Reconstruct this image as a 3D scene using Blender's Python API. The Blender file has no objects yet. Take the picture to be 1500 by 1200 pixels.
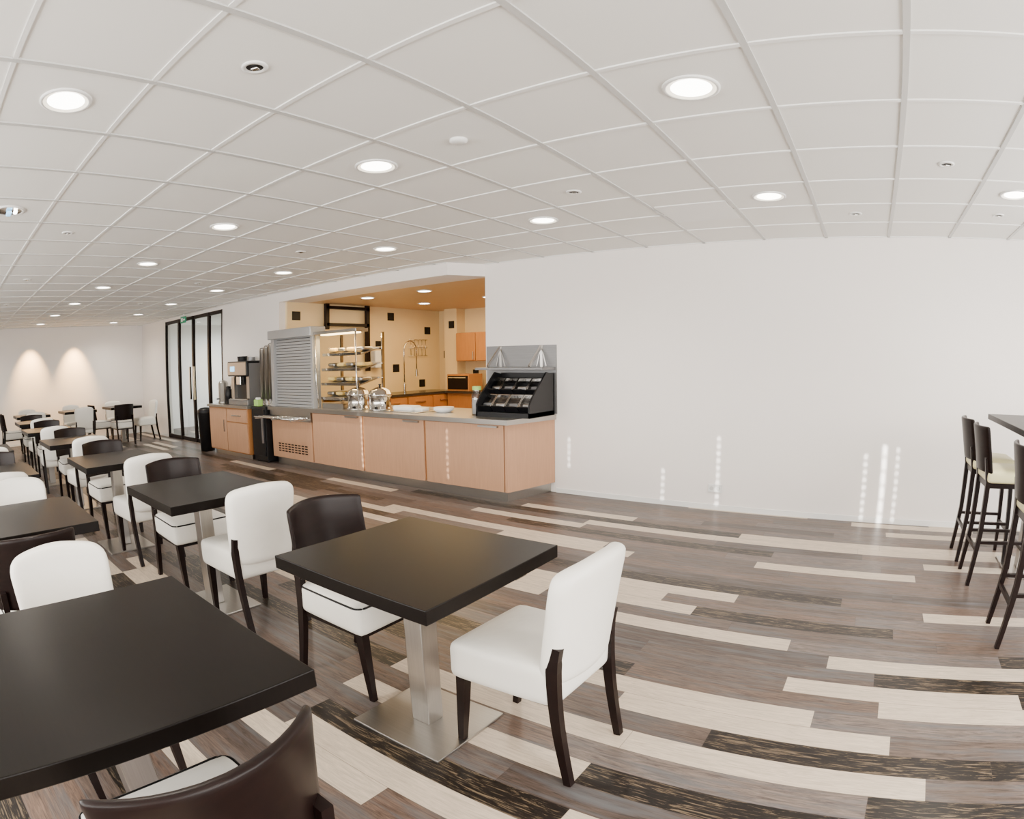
import bpy, bmesh, math, random
from mathutils import Vector, Matrix
random.seed(4)
S=bpy.context.scene.collection
CEIL=2.5625
# ------------------------------------------------------------------ materials
def mat(name,col,rough=.5,metal=0,spec=.5,bump=0,bscale=80,var=0,vscale=6,stretch=(1,1,1),emit=0,ecol=None,coat=0):
    m=bpy.data.materials.new(name); m.use_nodes=True; nt=m.node_tree; N=nt.nodes; L=nt.links
    b=N['Principled BSDF']; b.inputs['Base Color'].default_value=(*col,1); b.inputs['Roughness'].default_value=rough
    b.inputs['Metallic'].default_value=metal; b.inputs['Specular IOR Level'].default_value=spec
    b.inputs['Coat Weight'].default_value=coat
    if emit:
        b.inputs['Emission Color'].default_value=(*(ecol or col),1); b.inputs['Emission Strength'].default_value=emit
    if var or bump:
        tc=N.new('ShaderNodeTexCoord'); mp=N.new('ShaderNodeMapping'); mp.inputs['Scale'].default_value=stretch
        L.new(tc.outputs['Object'],mp.inputs['Vector'])
    if var:
        n=N.new('ShaderNodeTexNoise'); n.inputs['Scale'].default_value=vscale; n.inputs['Detail'].default_value=3
        L.new(mp.outputs[0],n.inputs['Vector'])
        mx=N.new('ShaderNodeMixRGB'); mx.inputs[1].default_value=(*[c*(1-var) for c in col],1); mx.inputs[2].default_value=(*[min(1,c*(1+var)) for c in col],1)
        L.new(n.outputs['Fac'],mx.inputs[0]); L.new(mx.outputs[0],b.inputs['Base Color'])
    if bump:
        n2=N.new('ShaderNodeTexNoise'); n2.inputs['Scale'].default_value=bscale; n2.inputs['Detail'].default_value=1; L.new(mp.outputs[0],n2.inputs['Vector'])
        bp=N.new('ShaderNodeBump'); bp.inputs['Strength'].default_value=bump; bp.inputs['Distance'].default_value=.01
        L.new(n2.outputs['Fac'],bp.inputs['Height']); L.new(bp.outputs[0],b.inputs['Normal'])
    if emit:
        try: m.cycles.emission_sampling='NONE'
        except Exception: pass
    return m
M={}
M['wall']=mat('wall_paint',(.86,.815,.78),.8,var=.015)
M['wallcool']=mat('corridor_paint',(.85,.86,.86),.8,var=.015)
M['white']=mat('white_metal',(.82,.82,.8),.4,var=.01)
M['grid']=mat('ceiling_grid_highlight',(.86,.86,.84),.4,var=.01)  # cross bars coloured whiter than the depth bars, standing in for their highlights
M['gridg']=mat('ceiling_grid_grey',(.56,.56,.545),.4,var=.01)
M['black']=mat('black_plastic',(.006,.006,.007),.38,var=.2,spec=.3)
M['dwood']=mat('dark_stained_wood',(.008,.0035,.003),.34,var=.5,vscale=5,stretch=(2,2,14),spec=.2)
M['ttop']=mat('dark_table_laminate',(.0050,.0034,.0028),.34,var=.3,vscale=4,stretch=(2,30,2),spec=.13)
M['leather']=mat('white_leatherette',(.88,.855,.79),.42,var=.03,vscale=9,bump=.14,bscale=24)
M['cream']=mat('cream_leatherette',(.86,.80,.46),.42,var=.03)
M['steel']=mat('brushed_steel',(.50,.48,.46),.28,metal=1,var=.16,vscale=5,stretch=(60,60,1))
M['steelh']=mat('brushed_steel_horizontal',(.44,.42,.39),.32,metal=1,var=.14,vscale=5,stretch=(1,60,60))
M['steeld']=mat('dull_steel_sheet',(.24,.24,.245),.5,metal=.8,var=.15,vscale=4,stretch=(1,30,30))
M['chrome']=mat('polished_steel',(.62,.60,.57),.12,metal=1,var=.02)
M['slat']=mat('shutter_aluminium',(.36,.365,.37),.45,metal=.4,var=.04)
M['beech']=mat('pink_beech_laminate',(.50,.285,.17),.42,var=.14,vscale=3,stretch=(22,22,1.3),spec=.3)
M['cabwood']=mat('kitchen_wood',(.42,.18,.055),.4,var=.15,vscale=3,stretch=(10,10,1.5))
M['kwall']=mat('kitchen_wall_tiles',(.78,.61,.34),.35,var=.03)
M['kceil']=mat('kitchen_ceiling',(.66,.47,.26),.45,var=.05)
M['worktop']=mat('dark_worktop',(.04,.03,.02),.25,var=.2)
M['green']=mat('exit_green',(.01,.30,.16),.5,var=.02)
M['paper']=mat('white_print',(.9,.9,.88),.6,var=.01)
M['lamp']=mat('lamp_diffuser',(1,.98,.93),.4,emit=14,ecol=(1,.95,.86))
M['refl']=mat('lamp_reflector',(.9,.88,.82),.2,emit=2.2,ecol=(1,.88,.66))
M['warmlamp']=mat('warm_heat_lamp',(1,.8,.4),.4,emit=8,ecol=(1,.72,.35))
M['bluebulb']=mat('cool_bulb',(.3,.6,.9),.3,emit=2,ecol=(.3,.65,1))
M['yellow']=mat('sandwich_yellow',(.75,.5,.16),.6,var=.4,vscale=20)
M['plastic']=mat('off_white_plastic',(.8,.8,.78),.5,var=.01)
M['reel']=mat('green_label',(.35,.6,.15),.5,var=.05)
def glassmat(name,tint,alpha,rough=.03):
    m=bpy.data.materials.new(name); m.use_nodes=True; nt=m.node_tree; N=nt.nodes; L=nt.links; N.clear()
    o=N.new('ShaderNodeOutputMaterial'); mx=N.new('ShaderNodeMixShader'); t=N.new('ShaderNodeBsdfTransparent'); g=N.new('ShaderNodeBsdfGlossy')
    t.inputs[0].default_value=(*tint,1); g.inputs['Roughness'].default_value=rough
    lw=N.new('ShaderNodeLayerWeight'); lw.inputs[0].default_value=.5
    pw=N.new('ShaderNodeMath'); pw.operation='POWER'; pw.inputs[1].default_value=5; L.new(lw.outputs['Facing'],pw.inputs[0])
    ad=N.new('ShaderNodeMath'); ad.operation='MULTIPLY_ADD'; ad.inputs[1].default_value=.7; ad.inputs[2].default_value=alpha; ad.use_clamp=True
    L.new(pw.outputs[0],ad.inputs[0]); L.new(ad.outputs[0],mx.inputs[0]); L.new(t.outputs[0],mx.inputs[1]); L.new(g.outputs[0],mx.inputs[2]); L.new(mx.outputs[0],o.inputs[0])
    return m
M['glass']=glassmat('clear_glass',(.95,.97,.96),.05)
M['dglass']=glassmat('door_glass',(.82,.88,.86),.05)
M['smoke']=glassmat('clear_bin_plastic',(.65,.66,.68),.12,.1)

def floor_material():
    m=bpy.data.materials.new('vinyl_plank_floor'); m.use_nodes=True; nt=m.node_tree; N=nt.nodes; L=nt.links
    b=N['Principled BSDF']
    tc=N.new('ShaderNodeTexCoord'); sp=N.new('ShaderNodeSeparateXYZ'); L.new(tc.outputs['Object'],sp.inputs[0])
    def mth(op,a,bb=None,c=None):
        n=N.new('ShaderNodeMath'); n.operation=op
        for i,v in enumerate((a,bb,c)):
            if v is None: continue
            if isinstance(v,(int,float)): n.inputs[i].default_value=v
            else: L.new(v,n.inputs[i])
        return n.outputs[0]
    W,LN=.133,1.2; DK=.25
    yr=mth('DIVIDE',sp.outputs['Y'],W); row=mth('FLOOR',yr); fy=mth('FRACT',yr)
    wn=N.new('ShaderNodeTexWhiteNoise'); wn.noise_dimensions='1D'; L.new(row,wn.inputs['W'])
    xs=mth('ADD',mth('DIVIDE',sp.outputs['X'],LN),mth('MULTIPLY',wn.outputs['Value'],7.0)); col=mth('FLOOR',xs); fx=mth('FRACT',xs)
    cb=N.new('ShaderNodeCombineXYZ'); L.new(row,cb.inputs[0]); L.new(col,cb.inputs[1])
    w2=N.new('ShaderNodeTexWhiteNoise'); w2.noise_dimensions='2D'; L.new(cb.outputs[0],w2.inputs['Vector'])
    r=w2.outputs['Value']
    ramp=N.new('ShaderNodeValToRGB'); ramp.color_ramp.interpolation='CONSTANT'; e=ramp.color_ramp.elements
    cols=[(0,(.009,.006,.0048)),(DK,(.55,.455,.355)),(.43,(.135,.089,.067)),(.58,(.102,.073,.059)),(.72,(.150,.117,.101)),(.84,(.070,.050,.041)),(.93,(.125,.085,.065))]
    e[0].position=0; e[0].color=(*cols[0][1],1); e[1].position=cols[1][0]; e[1].color=(*cols[1][1],1)
    for p,c in cols[2:]:
        q=e.new(p); q.color=(*c,1)
    L.new(r,ramp.inputs[0])
    vm=N.new('ShaderNodeVectorMath'); vm.operation='MULTIPLY'; vm.inputs[1].default_value=(3.6,40,1); L.new(tc.outputs['Object'],vm.inputs[0])
    va=N.new('ShaderNodeVectorMath'); va.operation='ADD'; L.new(vm.outputs[0],va.inputs[0])
    sc=N.new('ShaderNodeVectorMath'); sc.operation='SCALE'; sc.inputs['Scale'].default_value=37; L.new(w2.outputs['Color'],sc.inputs[0]); L.new(sc.outputs[0],va.inputs[1])
    gn=N.new('ShaderNodeTexNoise'); gn.inputs['Scale'].default_value=1.5; gn.inputs['Detail'].default_value=7; gn.inputs['Roughness'].default_value=.7; gn.inputs['Distortion'].default_value=1.6; L.new(va.outputs[0],gn.inputs['Vector'])
    mr=N.new('ShaderNodeMapRange'); mr.inputs[1].default_value=.34; mr.inputs[2].default_value=.66; mr.inputs[3].default_value=.42; mr.inputs[4].default_value=1.48; L.new(gn.outputs['Fac'],mr.inputs[0])
    iscream=mth('MULTIPLY',mth('GREATER_THAN',r,DK),mth('LESS_THAN',r,.43))
    gm=N.new('ShaderNodeMixRGB'); L.new(mth('MULTIPLY',iscream,.6),gm.inputs[0]); L.new(mr.outputs[0],gm.inputs[1]); gm.inputs[2].default_value=(1,1,1,1)
    mul=N.new('ShaderNodeMixRGB'); mul.blend_type='MULTIPLY'; mul.inputs[0].default_value=1; L.new(ramp.outputs[0],mul.inputs[1]); L.new(gm.outputs[0],mul.inputs[2])
    isd=mth('LESS_THAN',r,DK); th=N.new('ShaderNodeMapRange'); th.inputs[1].default_value=.52; th.inputs[2].default_value=.60; L.new(gn.outputs['Fac'],th.inputs[0])
    fac=mth('MULTIPLY',mth('MULTIPLY',isd,th.outputs[0]),.58)
    md=N.new('ShaderNodeMixRGB'); md.inputs[2].default_value=(.25,.18,.11,1); L.new(fac,md.inputs[0]); L.new(mul.outputs[0],md.inputs[1])
    g2=N.new('ShaderNodeTexNoise'); g2.inputs['Scale'].default_value=.8; g2.inputs['Detail'].default_value=4; L.new(va.outputs[0],g2.inputs['Vector'])
    mt=mth('MULTIPLY',mth('GREATER_THAN',r,.43),mth('MULTIPLY',mth('SUBTRACT',g2.outputs['Fac'],.46),3.0))
    cl=N.new('ShaderNodeClamp'); L.new(mt,cl.inputs[0])
    m3=N.new('ShaderNodeMixRGB'); m3.inputs[2].default_value=(.108,.112,.12,1); L.new(cl.outputs[0],m3.inputs[0]); L.new(md.outputs[0],m3.inputs[1])
    ex=mth('MINIMUM',mth('MULTIPLY',fx,LN),mth('MULTIPLY',mth('SUBTRACT',1,fx),LN)); ey=mth('MINIMUM',mth('MULTIPLY',fy,W),mth('MULTIPLY',mth('SUBTRACT',1,fy),W))
    seam=mth('LESS_THAN',mth('MINIMUM',ex,ey),.0012)
    m4=N.new('ShaderNodeMixRGB'); m4.inputs[2].default_value=(.05,.035,.03,1); L.new(mth('MULTIPLY',seam,.6),m4.inputs[0]); L.new(m3.outputs[0],m4.inputs[1])
    L.new(m4.outputs[0],b.inputs['Base Color']); b.inputs['Roughness'].default_value=.37; b.inputs['Specular IOR Level'].default_value=.3
    return m
M['floor']=floor_material()
M['ceil']=mat('mineral_fibre_ceiling_tile',(.85,.84,.805),.9,var=.012,vscale=1.5)

# ------------------------------------------------------------------ mesh builder
class B:
    def __init__(s,name): s.name=name; s.v=[]; s.f=[]; s.fm=[]; s.sm=[]; s.mats=[]
    def mi(s,k):
        if k not in s.mats: s.mats.append(k)
        return s.mats.index(k)
    def add(s,vs,fs,k,smooth=False):
        o=len(s.v); s.v+= [tuple(v) for v in vs]; i=s.mi(k)
        for f in fs: s.f.append([a+o for a in f]); s.fm.append(i); s.sm.append(smooth)
    def box(s,x0,x1,y0,y1,z0,z1,k,bev=0,mx=None,smooth=False):
        bm=bmesh.new(); bmesh.ops.create_cube(bm,size=1)
        for v in bm.verts: v.co=Vector(((x0+x1)/2+v.co.x*(x1-x0),(y0+y1)/2+v.co.y*(y1-y0),(z0+z1)/2+v.co.z*(z1-z0)))
        if bev: bmesh.ops.bevel(bm,geom=bm.edges[:],offset=bev,segments=2,affect='EDGES',profile=.5)
        if mx: bm.transform(mx)
        bm.verts.index_update(); s.add([v.co[:] for v in bm.verts],[[v.index for v in f.verts] for f in bm.faces],k,smooth); bm.free()
    def rbox(s,c,h,r,k,n=8,fn=None):
        vs=[];fs=[];idx={}
        def vert(p):
            key=tuple(round(a,5) for a in p)
            if key in idx: return idx[key]
            P=Vector((p[0]*h[0],p[1]*h[1],p[2]*h[2])); q=Vector([max(-h[i]+r,min(h[i]-r,P[i])) for i in range(3)]); d=P-q
            if d.length>1e-9: P=q+d.normalized()*r
            P=Vector(c)+P
            if fn: P=Vector(fn(P))
            idx[key]=len(vs); vs.append(P); return idx[key]
        T=[]
        for i in range(n+1):
            t=-1+2*i/n; T.append(math.copysign(1-(1-abs(t))**1.6,t))
        for ax in range(3):
            a,b2=(ax+1)%3,(ax+2)%3
            for sg in (-1,1):
                for i in range(n):
                    for j in range(n):
                        q=[]
                        for (u,w) in ((T[i],T[j]),(T[i+1],T[j]),(T[i+1],T[j+1]),(T[i],T[j+1])):
                            p=[0,0,0]; p[ax]=sg; p[a]=u; p[b2]=w; q.append(vert(p))
                        fs.append(q if sg>0 else q[::-1])
        s.add(vs,fs,k,True)
    def cyl(s,p0,p1,r0,r1,k,n=20,caps=True,smooth=True):
        p0,p1=Vector(p0),Vector(p1); d=(p1-p0).normalized(); a=d.orthogonal().normalized(); b2=d.cross(a)
        vs=[];
        for p,r in ((p0,r0),(p1,r1)):
            for i in range(n):
                t=2*math.pi*i/n; vs.append(p+a*math.cos(t)*r+b2*math.sin(t)*r)
        s.add(vs,[[i,(i+1)%n,n+(i+1)%n,n+i] for i in range(n)],k,smooth)
        if caps:
            s.add(vs[:n],[list(range(n))[::-1]],k); s.add(vs[n:],[list(range(n))],k)
    def lathe(s,c,prof,k,n=28):
        vs=[];fs=[]
        for (r,z) in prof:
            for i in range(n):
                t=2*math.pi*i/n; vs.append((c[0]+r*math.cos(t),c[1]+r*math.sin(t),c[2]+z))
        for j in range(len(prof)-1):
            for i in range(n): fs.append([j*n+i,j*n+(i+1)%n,(j+1)*n+(i+1)%n,(j+1)*n+i])
        s.add(vs,fs,k,True)
    def sweep(s,pts,ws,k,rnd=False,n=10,smooth=True,closed=False):
        vs=[];fs=[];P=[Vector(p) for p in pts]; m=4 if not rnd else n
        for i,p in enumerate(P):
            if closed: d=(P[(i+1)%len(P)]-P[i-1]).normalized()
            else: d=(P[min(i+1,len(P)-1)]-P[max(i-1,0)]).normalized()
            ref=Vector((0,1,0)) if abs(d.y)<.9 else Vector((1,0,0))
            a=d.cross(ref).normalized(); b2=d.cross(a).normalized(); w=ws[i] if isinstance(ws,list) else ws
            if rnd:
                for j in range(n): t=2*math.pi*j/n; vs.append(p+a*math.cos(t)*w+b2*math.sin(t)*w)
            else:
                for (u,v) in ((-1,-1),(1,-1),(1,1),(-1,1)): vs.append(p+a*u*w[0]/2+b2*v*w[1]/2)
        for i in range(len(P)-(0 if closed else 1)):
            ii=(i+1)%len(P)
            for j in range(m): fs.append([i*m+j,i*m+(j+1)%m,ii*m+(j+1)%m,ii*m+j])
        if not closed: fs.append(list(range(m))[::-1]); fs.append([ (len(P)-1)*m+j for j in range(m)])
        s.add(vs,fs,k,smooth and rnd)
    def prism(s,poly,z0,z1,k):
        n=len(poly); vs=[(x,y,z0) for x,y in poly]+[(x,y,z1) for x,y in poly]
        s.add(vs,[list(range(n))[::-1],[n+i for i in range(n)]]+[[i,(i+1)%n,n+(i+1)%n,n+i] for i in range(n)],k)
    def mesh(s):
        me=bpy.data.meshes.new(s.name); me.from_pydata(s.v,[],s.f)
        for k in s.mats: me.materials.append(M[k])
        me.polygons.foreach_set('material_index',s.fm); me.polygons.foreach_set('use_smooth',s.sm)
        bm=bmesh.new(); bm.from_mesh(me); bmesh.ops.recalc_face_normals(bm,faces=bm.faces[:]); bm.to_mesh(me); bm.free()
        me.update(); return me
    def obj(s,loc=(0,0,0),rz=0,name=None):
        return place(s.mesh(),name or s.name,loc,rz)
def place(me,name,loc,rz=0):
    o=bpy.data.objects.new(name,me); o.location=loc; o.rotation_euler=(0,0,rz); S.objects.link(o); return o
def simple(name,*a,**k):
    b=B(name); b.box(*a,**k); return b.obj()

# ------------------------------------------------------------------ room shell
XL,XR,YF=-14.2,3.0,-3.0
D,D1=5.5,5.09
simple('floor',XL-.1,XR+.1,YF-.1,9.0,-.1,0,'floor')
simple('ceiling',XL-.1,XR+.1,YF-.1,5.6,CEIL,CEIL+.1,'ceil')
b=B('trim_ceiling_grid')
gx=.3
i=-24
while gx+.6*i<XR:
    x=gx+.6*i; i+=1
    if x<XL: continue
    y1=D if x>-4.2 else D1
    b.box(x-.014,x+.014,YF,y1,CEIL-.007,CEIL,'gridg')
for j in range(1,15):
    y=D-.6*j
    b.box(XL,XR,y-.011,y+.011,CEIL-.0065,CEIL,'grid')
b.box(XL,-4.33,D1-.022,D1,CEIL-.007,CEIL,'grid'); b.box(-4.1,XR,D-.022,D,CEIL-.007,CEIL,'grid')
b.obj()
simple('wall_back',-4.1,XR+.1,D,D+.1,0,CEIL,'wall')
simple('wall_right',XR,XR+.1,YF,D,0,CEIL,'wall')
simple('wall_left',XL-.1,XL,YF,9,0,CEIL,'wall')
simple('wall_back_far',XL,-12.55,D1,D1+.12,0,CEIL,'wall'); simple('wall_back_coffee',-9.69,-7.75,D1,D1+.12,0,CEIL,'wall'); simple('wall_above_door',-12.55,-9.69,D1,D1+.12,2.5,CEIL,'wall')
b=B('wall_bulkhead'); b.prism([(-7.75,D1),(-4.33,D1),(-4.1,D),(-4.1,D+.1),(-7.75,D+.1)],2.42,CEIL,'wall'); b.obj()
b=B('baseboard_back'); b.box(-3.17,XR,D-.012,D,0,.05,'white'); b.obj()
b=B('baseboard_left'); b.box(XL,XL+.012,YF,D1,0,.05,'white'); b.box(XL,-12.6,D1-.012,D1,0,.05,'white'); b.obj()
simple('wall_front_a',XL,-6.0,YF-.1,YF,0,CEIL,'wall'); simple('wall_front_b',.7,XR,YF-.1,YF,0,CEIL,'wall'); simple('wall_front_c',-6.0,.7,YF-.1,YF,0,1.5,'wall'); simple('wall_front_d',-6.0,.7,YF-.1,YF,2.5,CEIL,'wall')
slits=[(-5.50,.040,'d',1.70,2.40),(-4.12,.014,'d',1.72,2.3),(-3.02,.014,'d',1.97,2.33),(-1.95,.016,'d',1.72,2.1),(-1.38,.020,'d',1.72,2.42),(.06,.022,'d',1.70,2.36),(.24,.040,'s',1.66,2.42),(.37,.018,'d',1.70,2.40)]
b=B('sun_slit_blind'); x=-6.0  # unseen panel behind the camera, slits shaped to throw the sun streaks
for (sx,w,kind,z0,z1) in slits:
    b.box(x,sx-w/2,YF-.06,YF-.04,1.5,2.5,'plastic'); b.box(sx-w/2,sx+w/2,YF-.06,YF-.04,1.5,z0,'plastic'); b.box(sx-w/2,sx+w/2,YF-.06,YF-.04,z1,2.5,'plastic')
    z=z0; st=.07 if kind=='d' else .13
    while z<z1:
        b.box(sx-w/2,sx+w/2,YF-.06,YF-.04,z,min(z1,z+(.030 if kind=='d' else .014)),'plastic'); z+=st
    x=sx+w/2
b.box(x,.7,YF-.06,YF-.04,1.5,2.5,'plastic'); b.obj()

# kitchen shell
simple('wall_kitchen_left',-7.82,-7.70,D1+.12,8.9,0,2.42,'kwall'); simple('wall_kitchen_back',-7.70,-2.4,8.8,8.9,0,2.42,'kwall'); simple('wall_kitchen_pier',-7.35,-7.05,8.55,8.8,.9,2.42,'kwall'); simple('wall_kitchen_right',-2.5,-2.4,5.6,8.8,0,2.42,'kwall')
simple('ceiling_kitchen',-7.82,-2.4,5.6,8.9,2.42,2.5,'kceil')
simple('wall_corridor',XL,-7.82,8.8,8.9,0,CEIL,'wallcool')
simple('ceiling_corridor',XL-.1,-7.82,5.6,9,CEIL,CEIL+.1,'ceil')

# doors
b=B('door_1')
xs=[-12.55,-11.78,-11.03,-10.29,-9.69]
for i,x in enumerate(xs):
    w=.035; x0=max(-12.55,x-w); x1=min(-9.69,x+w); b.box(x0,x1,D1-.01,D1+.045,0,2.5,'dwood')
for i in range(4):
    a,c=xs[i]+.035,xs[i+1]-.035
    b.box(a,c,D1,D1+.04,2.43,2.5,'dwood'); b.box(a,c,D1,D1+.04,0,.08,'dwood')
    b.add([(a,D1+.02,.08),(c,D1+.02,.08),(c,D1+.02,2.43),(a,D1+.02,2.43)],[[0,1,2,3]],'dglass')
b.box(-11.14,-11.11,D1-.05,D1-.01,.85,1.5,'chrome'); b.box(-10.95,-10.92,D1-.05,D1-.01,.85,1.5,'chrome')
b.obj()
b=B('exit_sign'); b.box(-11.42,-11.16,4.98,5.0,2.38,2.51,'green'); b.box(-11.38,-11.3,4.975,4.98,2.41,2.48,'paper'); b.box(-11.27,-11.19,4.975,4.98,2.43,2.46,'paper'); b.box(-11.3,-11.26,4.985,4.995,2.51,CEIL,'white'); b.obj()

# ------------------------------------------------------------------ ceiling fixtures
b=B('recessed_downlight')
b.lathe((0,0,0),[(.122,0),(.122,-.007),(.112,-.010),(.106,-.008)],'white',32)
b.lathe((0,0,0),[(.106,-.008),(.088,-.003)],'refl',32); b.lathe((0,0,0),[(.088,-.003),(.04,-.004),(.0005,-.004)],'lamp',32)
dl=b.mesh()
b=B('recessed_downlight_b')
b.lathe((0,0,0),[(.122,0),(.122,-.008),(.112,-.012),(.098,-.008)],'white',32)
b.lathe((0,0,0),[(.098,-.008),(.0005,-.004)],'chrome',32)
b.box(-.06,.02,-.02,.02,-.03,-.008,'bluebulb',.008); b.box(.0,.05,.03,.06,-.03,-.008,'lamp',.008)
dl2=b.mesh()
def light(kind,name,loc,energy,col=(1,1,1),**k):
    l=bpy.data.lights.new(name,kind); l.energy=energy; l.color=col
    for a,v in k.items():
        if a!='rot': setattr(l,a,v)
    o=bpy.data.objects.new(name,l); o.location=loc; o.rotation_euler=k.get('rot',(0,0,0)); S.objects.link(o); return o
for y in (-1.4,.4,2.2,4.0):
    for kx in range(-1,8):
        x=-.6-1.8*kx
        if (kx,y)==(2,.4): place(dl2,'recessed_downlight',(x,y,CEIL)); continue
        place(dl,'recessed_downlight',(x,y,CEIL))
        if (kx%2==1 and y in (.4,4.0)): light('SPOT','downlight_beam',(x,y,CEIL-.03),130,(1,.91,.78),spot_size=math.radians(160),spot_blend=.9,shadow_soft_size=.12)
b=B('ceiling_spotlight'); b.lathe((0,0,0),[(.052,0),(.052,-.006),(.036,-.008),(.034,-.001)],'white',24); b.lathe((0,0,0),[(.035,-.002),(.0005,-.002)],'black',24); b.box(-.012,.018,-.01,.012,-.014,-.002,'chrome',.003)
sp=b.mesh()
for (x,y) in [(-1.8,1.0),(-1.8,3.4),(.6,3.4),(0,4.6),(1.2,4.6),(-4.8,1.0),(-4.8,3.4),(-7.2,3.4),(-7.2,1.0),(-9.6,1.0),(-9.6,3.4)]: place(sp,'ceiling_spotlight',(x,y,CEIL),.5)
b=B('smoke_detector'); b.lathe((0,0,0),[(.045,0),(.045,-.012),(.03,-.02),(.0005,-.02)],'white',24); b.obj((-1.8,2.2,CEIL))
b=B('ceiling_panel'); b.box(-1.47,-.93,4.03,4.57,CEIL-.007,CEIL,'white'); b.obj()

# ------------------------------------------------------------------ dining table
b=B('dining_table')
b.box(-.385,.385,-.37,.37,.70,.75,'ttop',.003)
b.box(-.045,.045,-.045,.045,.012,.69,'steel',.004)
b.box(-.23,.23,-.21,.21,0,.012,'steelh',.003)
b.box(-.16,.16,-.16,.16,.69,.70,'black')
tm=b.mesh()
# ------------------------------------------------------------------ chairs (facing +X)
def legs(b):
    for sy in (-1,1):
        y=sy*.18
        pts=[(.19,y,.36),(.20,y,.2),(.215,y,0)]; b.sweep(pts,[(.042,.042),(.036,.036),(.026,.026)],'dwood')
def rearlegs(b,top):
    for sy in (-1,1):
        y=sy*.187
        pts=[];ws=[]
        for i in range(13):
            t=i/12; z=t*top
            x=-.27+.075*math.sin(min(1,z/.5)*math.pi/2) - (max(0,z-.5)*.14)
            pts.append((x,y,z)); w=.028+.016*min(1,z/.45); ws.append((w,.03))
        b.sweep(pts,ws,'dwood')
def white_chair():
    b=B('upholstered_dining_chair')
    legs(b); rearlegs(b,.56)
    def crown(P):
        x,y,z=P
        if z>.41: z+=.018*(1-(x/.24)**2)*(1-(y/.25)**2)
        y*=1+.06*(x/.22)
        return (x,y,z)
    b.rbox((.01,0,.395),(.22,.212,.078),.035,'leather',10,crown)
    def back(P):
        x,y,z=P; t=(z-.40)/.44
        yy=y
        y*=(.93+.08*t)
        c=max(0,min(1,(z-.755)/.075)); y*=1-.09*c*c
        x+= -.055*t*t + .045*(yy/.22)**2 - .010*math.sin(t*math.pi)
        if z>.7: z-= -.008*math.cos(yy/.21*math.pi)*((z-.7)/.14) + .014*max(0,abs(yy)/.212-.6)**2/.16*((z-.7)/.14)
        return (x,y,z)
    b.rbox((-.205,0,.615),(.036,.214,.218),.033,'leather',16,back)
    return b.mesh()
def dark_chair():
    b=B('dining_chair')
    legs(b); rearlegs(b,.60)
    def crown(P):
        x,y,z=P
        if z>.41: z+=.016*(1-(x/.24)**2)*(1-(y/.25)**2)
        y*=1+.05*(x/.22)
        return (x,y,z)
    b.rbox((.015,0,.40),(.215,.21,.070),.03,'leather',10,crown)
    pts=[]
    hx,hy,r=.212,.207,.04
    for (cx,cy,a0) in ((hx-r,hy-r,0),(-hx+r,hy-r,90),(-hx+r,-hy+r,180),(hx-r,-hy+r,270)):
        for a in range(0,91,15):
            t=math.radians(a0+a); x=cx+r*math.cos(t); y=cy+r*math.sin(t); pts.append((x+.015,y*(1+.05*(x/.22)),.460))
    b.sweep(pts,.005,'black',rnd=True,n=6,closed=True)
    b.box(-.18,.20,-.185,.185,.31,.345,'dwood')
    def back(P):
        x,y,z=P; t=(z-.50)/.32
        x+= -.05*t + .09*(y/.22)**2
        z+= .012*math.cos(y/.22*math.pi/2) if z>.7 else 0
        return (x,y,z)
    b.rbox((-.235,0,.66),(.013,.222,.155),.012,'dwood',16,back)
    return b.mesh()
wc,dc=white_chair(),dark_chair()
def T(x,y,r=0): return place(tm,'dining_table',(x,y,0),r)
def W(x,y,rz=0): return place(wc,'upholstered_dining_chair',(x,y,0),rz)
def K(x,y,rz=0): return place(dc,'dining_chair',(x,y,0),rz)
pi=math.pi
T(-1.455,1.495); W(-1.03,1.64,pi-.03); K(-1.96,1.63,.03)
t2=T(-1.485,.285,-.02); t2.scale=(1.13,1.15,1); k2=K(-1.0,.27,pi+.02); k2.scale=(1.05,1.08,1.04); W(-2.05,.36,0)
T(-3.28,1.51); W(-2.93,1.62,pi-.04); K(-3.78,1.62,0)
T(-3.28,.35); K(-2.8,.30,pi); W(-3.8,.42,0)
T(-5.0,1.47); W(-4.58,1.57,pi); K(-5.5,1.56,.05)
T(-5.05,.33); W(-4.6,.35,pi+.05); K(-5.55,.4,0)
T(-6.85,1.5); W(-6.4,1.55,pi); K(-7.3,1.6,0)
T(-6.85,.33); W(-6.4,.4,pi); W(-7.3,.35,0)
T(-8.65,1.5); W(-8.15,1.5,pi-.1); K(-9.1,1.6,0)
T(-8.65,.33); W(-8.15,.4,pi); W(-9.1,.4,0)
T(-10.4,1.6); W(-9.95,1.6,pi); K(-10.85,1.6,0); 
T(-10.4,.4); W(-9.95,.4,pi); W(-10.85,.5,0)
T(-12.4,1.8); W(-11.95,1.8,pi); W(-12.85,1.8,0); K(-12.4,1.35,pi/2)
T(-12.6,2.9); W(-12.15,2.9,pi); W(-13.05,2.9,0)
T(-12.7,4.0); K(-12.25,3.85,pi); W(-13.2,4.0,0); W(-12.5,4.5,-pi/2); K(-12.8,3.5,pi/2)

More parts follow.
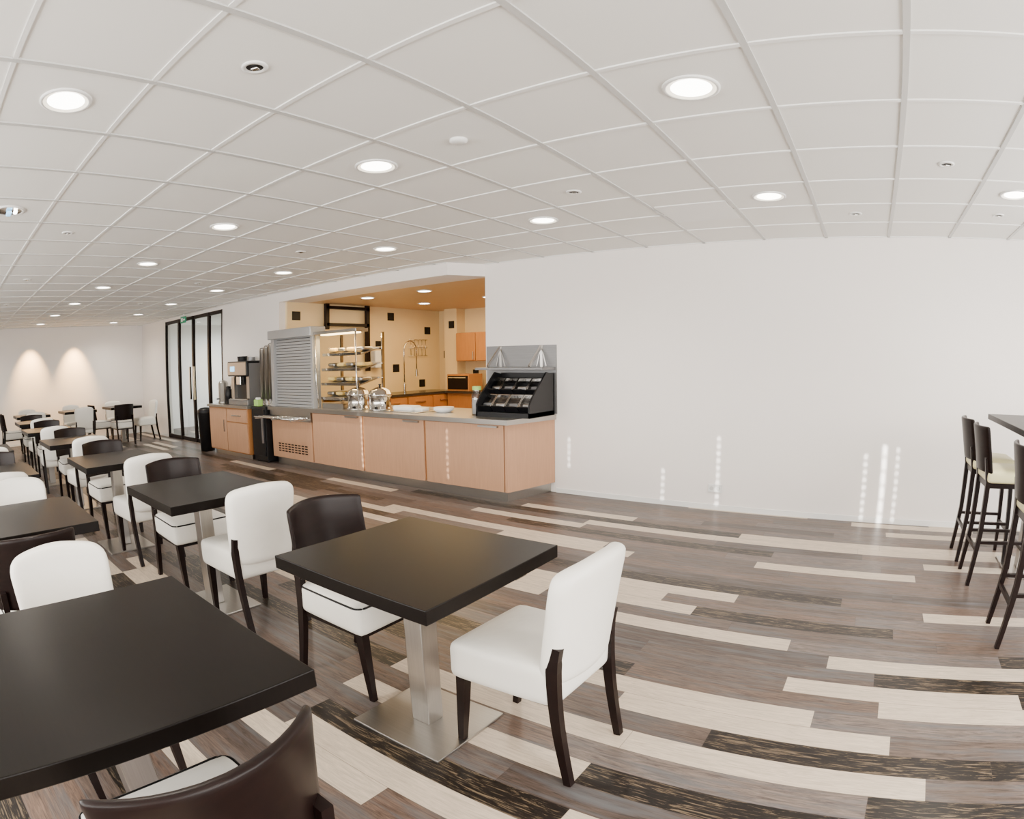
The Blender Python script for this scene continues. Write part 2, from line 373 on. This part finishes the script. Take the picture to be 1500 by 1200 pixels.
# ------------------------------------------------------------------ bar
b=B('bar_table'); b.box(-.35,.35,-1.15,1.15,1.04,1.08,'ttop',.003)
for y in (-.75,.75): b.box(-.05,.05,y-.05,y+.05,.012,1.04,'steel',.004); b.box(-.17,.2,y-.25,y+.25,0,.012,'steelh',.003)
b.obj((1.44,3.66,0))
def stool():
    b=B('bar_stool')
    for sy in (-1,1):
        b.sweep([(.17,sy*.14,.7),(.20,sy*.17,0)],[(.036,.036),(.026,.026)],'dwood')
        pts=[(-.21,sy*.17,0),(-.175,sy*.155,.35),(-.165,sy*.15,.7),(-.19,sy*.15,.86)]
        b.sweep(pts,[(.028,.028),(.034,.032),(.036,.032),(.03,.026)],'dwood')
        b.sweep([(-.185,sy*.16,.3),(.19,sy*.155,.3)],(.02,.025),'dwood')
    b.sweep([(.19,-.155,.25),(.19,.155,.25)],(.025,.02),'dwood'); b.sweep([(-.19,-.16,.25),(-.19,.16,.25)],(.025,.02),'dwood')
    b.box(-.17,.18,-.15,.15,.66,.70,'dwood')
    def crown(P):
        x,y,z=P
        if z>.73: z+=.015*(1-(x/.2)**2)*(1-(y/.2)**2)
        return (x,y,z)
    b.rbox((.01,0,.735),(.19,.18,.04),.028,'cream',8,crown)
    def back(P):
        x,y,z=P; t=(z-.76)/.3; x+=-.05*t+.06*(y/.19)**2; return (x,y,z)
    b.rbox((-.205,0,.91),(.013,.185,.15),.012,'dwood',14,back)
    return b.mesh()
sm=stool()
for (x,y,r) in [(1.10,4.68,0),(1.11,4.17,.03),(1.17,3.20,0)]: place(sm,'bar_stool',(x,y,0),r)

# ------------------------------------------------------------------ serving counter
b=B('serving_counter')
CY=4.80
b.box(-7.55,-3.38,CY+.06,5.45,0,.12,'steelh'); b.prism([(-3.45,CY+.05),(-3.37,CY+.05),(-3.24,D-.006),(-3.45,D-.006)],0,.11,'steelh')
b.box(-7.60,-3.36,CY+.02,D-.006,.12,.80,'cabwood')
px=[(-6.53,-5.50),(-5.47,-4.46),(-4.43,-3.38)]
for a,c in px: b.box(a,c,CY,CY+.02,.11,.79,'beech',.002)
b.box(-7.58,-6.56,CY,CY+.02,.11,.66,'beech',.002)
for i in range(9):
    for j in range(4): b.box(-7.42+i*.085,-7.36+i*.085,CY-.003,CY+.001,.20+j*.035,.218+j*.035,'dwood')
b.prism([(-3.365,CY),(-3.335,CY),(-3.19,D-.006),(-3.365,D-.006)],.11,.80,'beech')
b.prism([(-7.62,CY-.05),(-3.30,CY-.05),(-3.17,D-.006),(-4.105,D-.006),(-4.105,5.75),(-7.62,5.75)],.80,.85,'steelh')
for a,c in px: b.box(c-.3,c-.06,CY-.03,CY,.765,.785,'steelh')
for k in range(4): b.sweep([(-7.60,4.50+k*.08,.72),(-6.56,4.50+k*.08,.72)],.012,'chrome',rnd=True,n=8)
for x in (-7.56,-7.1,-6.62): b.box(x-.015,x+.015,4.49,CY,.69,.71,'steel'); 
b.box(-7.60,-6.55,CY-.02,CY+.3,.66,.80,'steelh')
b.obj()
b=B('roller_shutter')
b.box(-7.62,-6.51,4.78,5.05,1.83,1.96,'slat',.01)
z=.852
while z<1.82:
    b.box(-7.50,-6.56,4.86,4.875,z,z+.036,'slat',.004); z+=.042
b.box(-7.58,-7.50,4.82,4.95,.85,1.83,'slat'); b.box(-6.56,-6.51,4.82,4.95,.85,1.83,'slat'); b.box(-7.50,-6.56,4.88,4.89,.85,1.83,'black')
b.obj()
b=B('glass_food_display')
b.box(-6.50,-5.62,4.84,5.05,1.84,1.88,'steelh',.005); b.box(-6.40,-5.70,4.88,5.0,1.825,1.84,'warmlamp')
prof=[(4.86,1.82),(4.84,1.7),(4.80,1.5),(4.82,1.25),(4.9,1.0)]
vs=[];fs=[]
for (y,z) in prof: vs+= [(-6.49,y,z),(-5.66,y,z)]
for i in range(len(prof)-1): fs.append([2*i,2*i+1,2*i+3,2*i+2])
b.add(vs,fs,'glass',True)
for x in (-6.49,-5.64): 
    b.box(x-.01,x+.012,5.30,5.34,.85,1.84,'chrome')
    b.sweep([(x,4.88,.85),(x,4.88,1.0),(x,4.86,1.2),(x,4.85,1.84)],.010,'chrome',rnd=True,n=8)
for i,(z,dy) in enumerate([(1.02,0),(1.21,.05),(1.40,.1),(1.6,.16)]):
    mx=Matrix.Translation((-6.07,5.1+dy*.3,z))@Matrix.Rotation(math.radians(14),4,'X')
    b.box(-.40,.40,-.18,.18,-.008,.008,'steelh',mx=mx); b.box(-.40,.40,-.19,-.18,-.008,.03,'chrome',mx=mx)
    for k in range(4): b.rbox((-6.35+k*.19,5.08+dy*.3,z+.03),(.07,.10,.025),.02,'yellow' if (k+i)%2 else 'steelh',5)
b.box(-6.45,-6.0,4.92,5.3,.85,.92,'steelh')
b.obj()
def kettle(x,y):
    b=B('soup_kettle'); b.lathe((0,0,0),[(.0005,0),(.15,0),(.155,.02),(.14,.03),(.135,.16),(.15,.18),(.155,.19),(.155,.2),(.15,.205),(.13,.245),(.08,.275),(.03,.29),(.0005,.29)],'chrome',32)
    b.lathe((0,0,0),[(.03,.29),(.012,.295),(.012,.31),(.022,.32),(.0005,.33)],'black',16)
    b.cyl((.08,-.13,.04),(.08,-.16,.04),.015,.015,'black',12)
    return b.obj((x,y,.85))
kettle(-5.78,5.00); kettle(-5.42,5.05)
b=B('food_tray'); b.box(-.28,.28,-.18,.18,0,.012,'chrome',.004); b.rbox((-.05,0,.04),(.16,.10,.03),.025,'paper',6); b.rbox((.16,.03,.03),(.07,.07,.02),.015,'leather',5); b.obj((-4.95,5.1,.85))
b=B('plate_stack'); b.lathe((0,0,0),[(.0005,0),(.08,0),(.12,.03),(.12,.06),(.0005,.05)],'paper',24); b.obj((-4.5,5.2,.85))
b=B('glass_jar'); b.lathe((0,0,0),[(.0005,0),(.06,0),(.06,.22),(.045,.25),(.045,.27)],'smoke',24); b.lathe((0,0,0),[(.05,.27),(.05,.31),(.0005,.31)],'reel',20); b.lathe((0,0,0),[(.0005,.01),(.052,.01),(.052,.18),(.0005,.18)],'paper',20); b.obj((-3.95,5.12,.85))
# condiment and cutlery dispenser rack with clear bins
b=B('cutlery_dispenser_rack')
x0,x1=-3.86,-3.18
ys=4.98
for x in (x0,x1-.02):
    poly=[(ys,.855),(5.47,.855),(5.47,1.28),(ys+.34,1.31),(ys+.06,1.06),(ys,.98)]
    n=len(poly); vs=[(x,y,z) for y,z in poly]+[(x+.02,y,z) for y,z in poly]
    b.add(vs,[list(range(n)),[n+i for i in range(n)][::-1]]+[[i,(i+1)%n,n+(i+1)%n,n+i] for i in range(n)],'black')
b.box(x0,x1,ys,5.47,.85,.90,'black'); b.box(x0,x1,5.45,5.47,.85,1.30,'black')
for row,(yc,zc) in enumerate([(ys+.11,1.0),(ys+.27,1.17)]):
    for i in range(4):
        cx=x0+.09+i*.168
        mx=Matrix.Translation((cx,yc,zc))@Matrix.Rotation(math.radians(42),4,'X')
        b.box(-.078,.078,-.085,.085,-.10,-.09,'black',mx=mx); b.box(-.078,.078,-.095,-.085,-.1,.03,'black',mx=mx)
        b.add([mx@Vector(p) for p in ((-.076,-.09,0),(.076,-.09,0),(.076,.09,0),(-.076,.09,0))],[[0,1,2,3]],'smoke'); b.box(-.08,-.074,-.09,.09,-.09,.02,'chrome',mx=mx); b.box(.074,.08,-.09,.09,-.09,.02,'chrome',mx=mx); b.box(-.08,.08,.085,.095,-.05,.02,'chrome',mx=mx)
        b.rbox((cx,yc+.02,zc-.04),(.06,.05,.03),.02,'steel' if (i+row)%2 else 'steeld',4)
b.obj()
b=B('wall_shelf')
b.box(-4.08,-3.16,5.485,5.499,.86,1.60,'steeld')
b.box(-4.05,-3.18,5.22,5.485,1.335,1.36,'steeld',.003)
for x in (-3.88,-3.34):
    b.sweep([(x,5.48,1.59),(x,5.23,1.37)],(.02,.03),'steel'); b.box(x-.015,x+.015,5.475,5.485,1.34,1.60,'steel'); b.sweep([(x+.06,5.48,1.37),(x,5.48,1.59)],(.01,.012),'steel'); b.sweep([(x-.06,5.48,1.37),(x,5.48,1.59)],(.01,.012),'steel')
b.obj()
b=B('power_outlet'); b.box(-1.47,-1.33,5.485,5.5,.17,.25,'plastic',.004); b.cyl((-1.435,5.484,.21),(-1.435,5.488,.21),.02,.02,'gridg'); b.cyl((-1.365,5.484,.21),(-1.365,5.488,.21),.02,.02,'gridg'); b.obj()

# ------------------------------------------------------------------ coffee corner
b=B('coffee_cabinet')
b.box(-9.48,-8.10,4.68,5.08,.08,.80,'cabwood'); b.box(-9.44,-8.14,4.74,5.05,0,.08,'steel'); b.box(-9.52,-8.06,4.64,5.085,.80,.84,'steelh',.003)
b.box(-9.46,-8.82,4.66,4.68,.1,.78,'beech',.002); b.box(-8.80,-8.12,4.66,4.68,.1,.56,'beech',.002); b.box(-8.80,-8.12,4.66,4.68,.58,.78,'beech',.002)
b.box(-8.90,-8.88,4.64,4.66,.4,.6,'chrome'); b.box(-8.6,-8.3,4.64,4.66,.67,.69,'chrome')
b.obj()
b=B('coffee_machine')
b.box(-8.86,-8.20,4.74,5.05,.84,.93,'steeld',.01); b.box(-8.86,-8.20,4.86,5.05,.93,1.52,'black',.01); b.box(-8.86,-8.20,4.74,5.05,1.30,1.54,'black',.015)
b.box(-8.84,-8.22,4.732,4.74,1.32,1.52,'steelh'); b.box(-8.74,-8.6,4.728,4.734,1.38,1.46,'bluebulb'); b.box(-8.60,-8.46,4.76,4.84,1.16,1.30,'chrome',.01); b.box(-8.82,-8.24,4.75,4.86,.93,.94,'chrome')
b.box(-8.84,-8.74,4.80,4.86,.95,1.29,'steelh'); b.box(-8.32,-8.22,4.80,4.86,.95,1.29,'steelh'); b.box(-8.205,-8.195,4.78,5.04,.86,1.50,'steeld')
b.cyl((-8.7,4.95,1.54),(-8.7,4.95,1.62),.08,.09,'black'); b.cyl((-8.4,4.95,1.54),(-8.4,4.95,1.60),.07,.07,'steeld')
b.obj()
b=B('hot_water_dispenser'); b.lathe((0,0,0),[(.0005,0),(.10,0),(.10,.03),(.09,.04),(.09,.34),(.07,.38),(.0005,.40)],'steelh',24); b.cyl((0,-.09,.08),(0,-.14,.08),.012,.012,'black'); b.obj((-9.3,4.88,.84))
b=B('thermos_jug'); b.lathe((0,0,0),[(.0005,0),(.07,0),(.07,.2),(.045,.26),(.045,.29),(.0005,.3)],'black',24); b.sweep([(.04,0,.25),(.11,0,.24),(.11,0,.1),(.07,0,.07)],.01,'black',rnd=True,n=8); b.obj((-9.05,4.85,.84))
b=B('drinks_fridge'); b.box(-8.04,-7.64,4.72,5.08,.02,.84,'black',.006); b.box(-8.02,-7.66,4.70,4.72,.1,.8,'black',.004); b.box(-7.70,-7.68,4.67,4.70,.3,.7,'steeld')
for x in (-8.0,-7.68):
    for y in (4.76,5.04): b.cyl((x,y,0),(x,y,.02),.015,.015,'black',10)
b.obj()
for i,x in enumerate((-7.99,-7.86,-7.73)):
    b=B('cup_dispenser'); b.lathe((0,0,0),[(.0005,0),(.055,0),(.055,.02),(.02,.03),(.02,.10),(.048,.11),(.048,.86+.03*i),(.053,.87+.03*i),(.03,.89+.03*i),(.0005,.89+.03*i)],'steelh',20); b.obj((x,4.92,.84))
b=B('napkin_box'); b.box(-.06,.06,-.05,.05,0,.1,'reel',.01); b.box(-.04,.04,-.03,.03,.1,.13,'paper',.01); b.obj((-7.95,4.79,.84))
b=B('trash_bin'); b.lathe((0,0,0),[(.0005,0),(.13,0),(.15,.66),(.155,.67),(.155,.72),(.10,.76),(.0005,.77)],'black',28); b.obj((-9.75,4.72,0))

# ------------------------------------------------------------------ kitchen interior
b=B('wall_accent_tiles')
for (y,z) in [(5.38,2.21),(7.47,2.26),(8.45,2.03),(7.59,1.33),(7.17,1.75),(8.28,1.03)]: b.box(-7.7,-7.692,y-.08,y+.08,z-.07,z+.07,'black')
for (x,z) in [(-7.17,2.12),(-6.8,1.2)]: b.box(x-.065,x+.065,8.54 if x<-7.05 else 8.79,8.55 if x<-7.05 else 8.8,z-.07,z+.07,'black')
b.box(-7.58,-7.44,8.79,8.8,1.5,1.64,'black')
b.obj()
b=B('hanging_utensil_rack')
X=-7.62
for z in (2.36,2.08): b.box(X-.03,X+.03,5.92,6.86,z-.025,z+.025,'dwood')
for y,z0 in ((5.94,2.0),(6.83,1.3)): b.box(X-.03,X+.03,y-.035,y+.035,z0,2.42,'dwood')
b.obj()
b=B('kitchen_counter'); b.box(-7.69,-7.05,5.9,8.5,.1,.86,'cabwood'); b.box(-7.69,-7.02,5.88,8.52,.86,.90,'worktop'); b.box(-7.69,-7.1,5.92,8.48,0,.1,'black')
for k in range(4): b.box(-7.05,-7.03,5.93+k*.64,6.53+k*.64,.12,.84,'cabwood',.003); b.box(-7.03,-7.01,6.1+k*.64,6.35+k*.64,.74,.76,'chrome')
b.box(-7.02,-4.6,8.14,8.78,.86,.90,'worktop'); b.box(-7.0,-4.6,8.2,8.78,.0,.86,'cabwood')
b.obj()
b=B('kitchen_oven'); b.box(-7.0,-6.5,8.2,8.6,.90,1.2,'cabwood',.005); b.box(-6.98,-6.52,8.19,8.2,.93,1.17,'dwood'); b.box(-6.95,-6.55,8.17,8.19,1.13,1.15,'chrome'); b.obj()
b=B('kitchen_wall_cabinet'); b.box(-6.98,-5.6,8.45,8.79,1.43,1.95,'cabwood',.003)
for k in range(3): b.box(-6.97+k*.46,-6.53+k*.46,8.43,8.45,1.44,1.94,'cabwood',.003); b.box(-6.58+k*.46,-6.56+k*.46,8.41,8.43,1.46,1.6,'chrome')
b.obj()
b=B('prep_faucet'); pts=[(-7.4,7.5,.9),(-7.4,7.5,1.6)]
for a in range(0,181,15): t=math.radians(a); pts.append((-7.4+.0,7.5+.16-.16*math.cos(t),1.65+.16*math.sin(t)))
pts+=[(-7.4,7.82,1.3)]
b.sweep(pts,.012,'chrome',rnd=True,n=8); b.cyl((-7.4,7.82,1.3),(-7.4,7.82,1.18),.02,.03,'chrome'); b.cyl((-7.4,7.5,.9),(-7.4,7.5,1.05),.025,.025,'chrome'); b.obj()
b=B('wire_wall_rack')
for i in range(5): b.sweep([(-7.66,7.95+i*.1,1.55),(-7.66,7.95+i*.1,1.85)],.006,'chrome',rnd=True,n=6)
for z in (1.55,1.7,1.85): b.sweep([(-7.66,7.9,z),(-7.66,8.4,z)],.006,'chrome',rnd=True,n=6)
b.obj()
b=B('paper_towel_dispenser'); b.box(-7.69,-7.55,6.95,7.15,1.35,1.65,'plastic',.02); b.obj()
b=B('recessed_kitchen_light'); b.lathe((0,0,0),[(.11,0),(.11,-.008),(.09,-.01)],'white',24); b.lathe((0,0,0),[(.09,-.008),(.0005,-.006)],'lamp',24); kl=b.mesh()
for (x,y) in [(-6.64,5.96),(-5.54,6.03),(-6.75,7.34),(-5.4,7.34),(-4.2,6.03),(-4.2,7.34)]: place(kl,'recessed_kitchen_light',(x,y,2.42))

# ------------------------------------------------------------------ lights
light('AREA','kitchen_light',(-5.6,7.0,2.35),115,(1,.68,.30),shape='RECTANGLE',size=2.6,size_y=2.2)
light('AREA','display_light',(-6.07,5.0,1.8),12,(1,.68,.30),shape='RECTANGLE',size=.6,size_y=.1)
light('AREA','corridor_daylight',(-12.0,7.6,2.4),200,(.93,.98,1),shape='RECTANGLE',size=3,size_y=2)
light('AREA','window_daylight_front',(-3.2,YF+.1,1.5),590,(1,.975,.935),shape='RECTANGLE',size=11,size_y=1.7,rot=(math.radians(99),0,0))
light('AREA','window_daylight_right',(XR-.05,1.8,1.5),300,(1,.975,.94),shape='RECTANGLE',size=5.5,size_y=1.9,rot=(math.radians(90),0,math.radians(90)))
for y in (2.1,3.24):
    light('SPOT','wall_washer_beam',(-13.75,y,2.45),560,(1,.58,.22),spot_size=math.radians(60),spot_blend=1,shadow_soft_size=.03,rot=(0,math.radians(22),0))
sun=light('SUN','sun',(0,-6,5),17,(1,.97,.9),angle=math.radians(.3))
sun.rotation_euler=Vector((0,1,-.2)).to_track_quat('-Z','Y').to_euler()
w=bpy.data.worlds.new('world'); bpy.context.scene.world=w; w.use_nodes=True
w.node_tree.nodes['Background'].inputs[0].default_value=(.8,.88,1,1); w.node_tree.nodes['Background'].inputs[1].default_value=.6

# ------------------------------------------------------------------ camera (wide fisheye panorama lens)
cam=bpy.data.cameras.new('camera'); co=bpy.data.objects.new('camera',cam); S.objects.link(co); bpy.context.scene.camera=co
cam.type='PANO'; cam.panorama_type='FISHEYE_LENS_POLYNOMIAL'
cam.sensor_width=36; cam.sensor_height=28.8; cam.fisheye_fov=math.radians(200)
s=1.5/36
cam.fisheye_polynomial_k0=0; cam.fisheye_polynomial_k1=-1.1486*s; cam.fisheye_polynomial_k2=-.0028*s*s; cam.fisheye_polynomial_k3=-.047*s**3; cam.fisheye_polynomial_k4=0
yaw,pit,rol=.5982,-.0841,-.0137
def w2(x,y,z):
    c,q=math.cos(rol),math.sin(rol); x,z=c*x-q*z,q*x+c*z
    c,q=math.cos(pit),math.sin(pit); y,z=c*y-q*z,q*y+c*z
    c,q=math.cos(yaw),math.sin(yaw); x,y=c*x-q*y,q*x+c*y
    return Vector((x,y,z))
R,U,F=w2(1,0,0),w2(0,0,1),w2(0,1,0)
mw=Matrix(((R.x,U.x,-F.x,0),(R.y,U.y,-F.y,0),(R.z,U.z,-F.z,1.4455),(0,0,0,1)))
co.matrix_world=mw
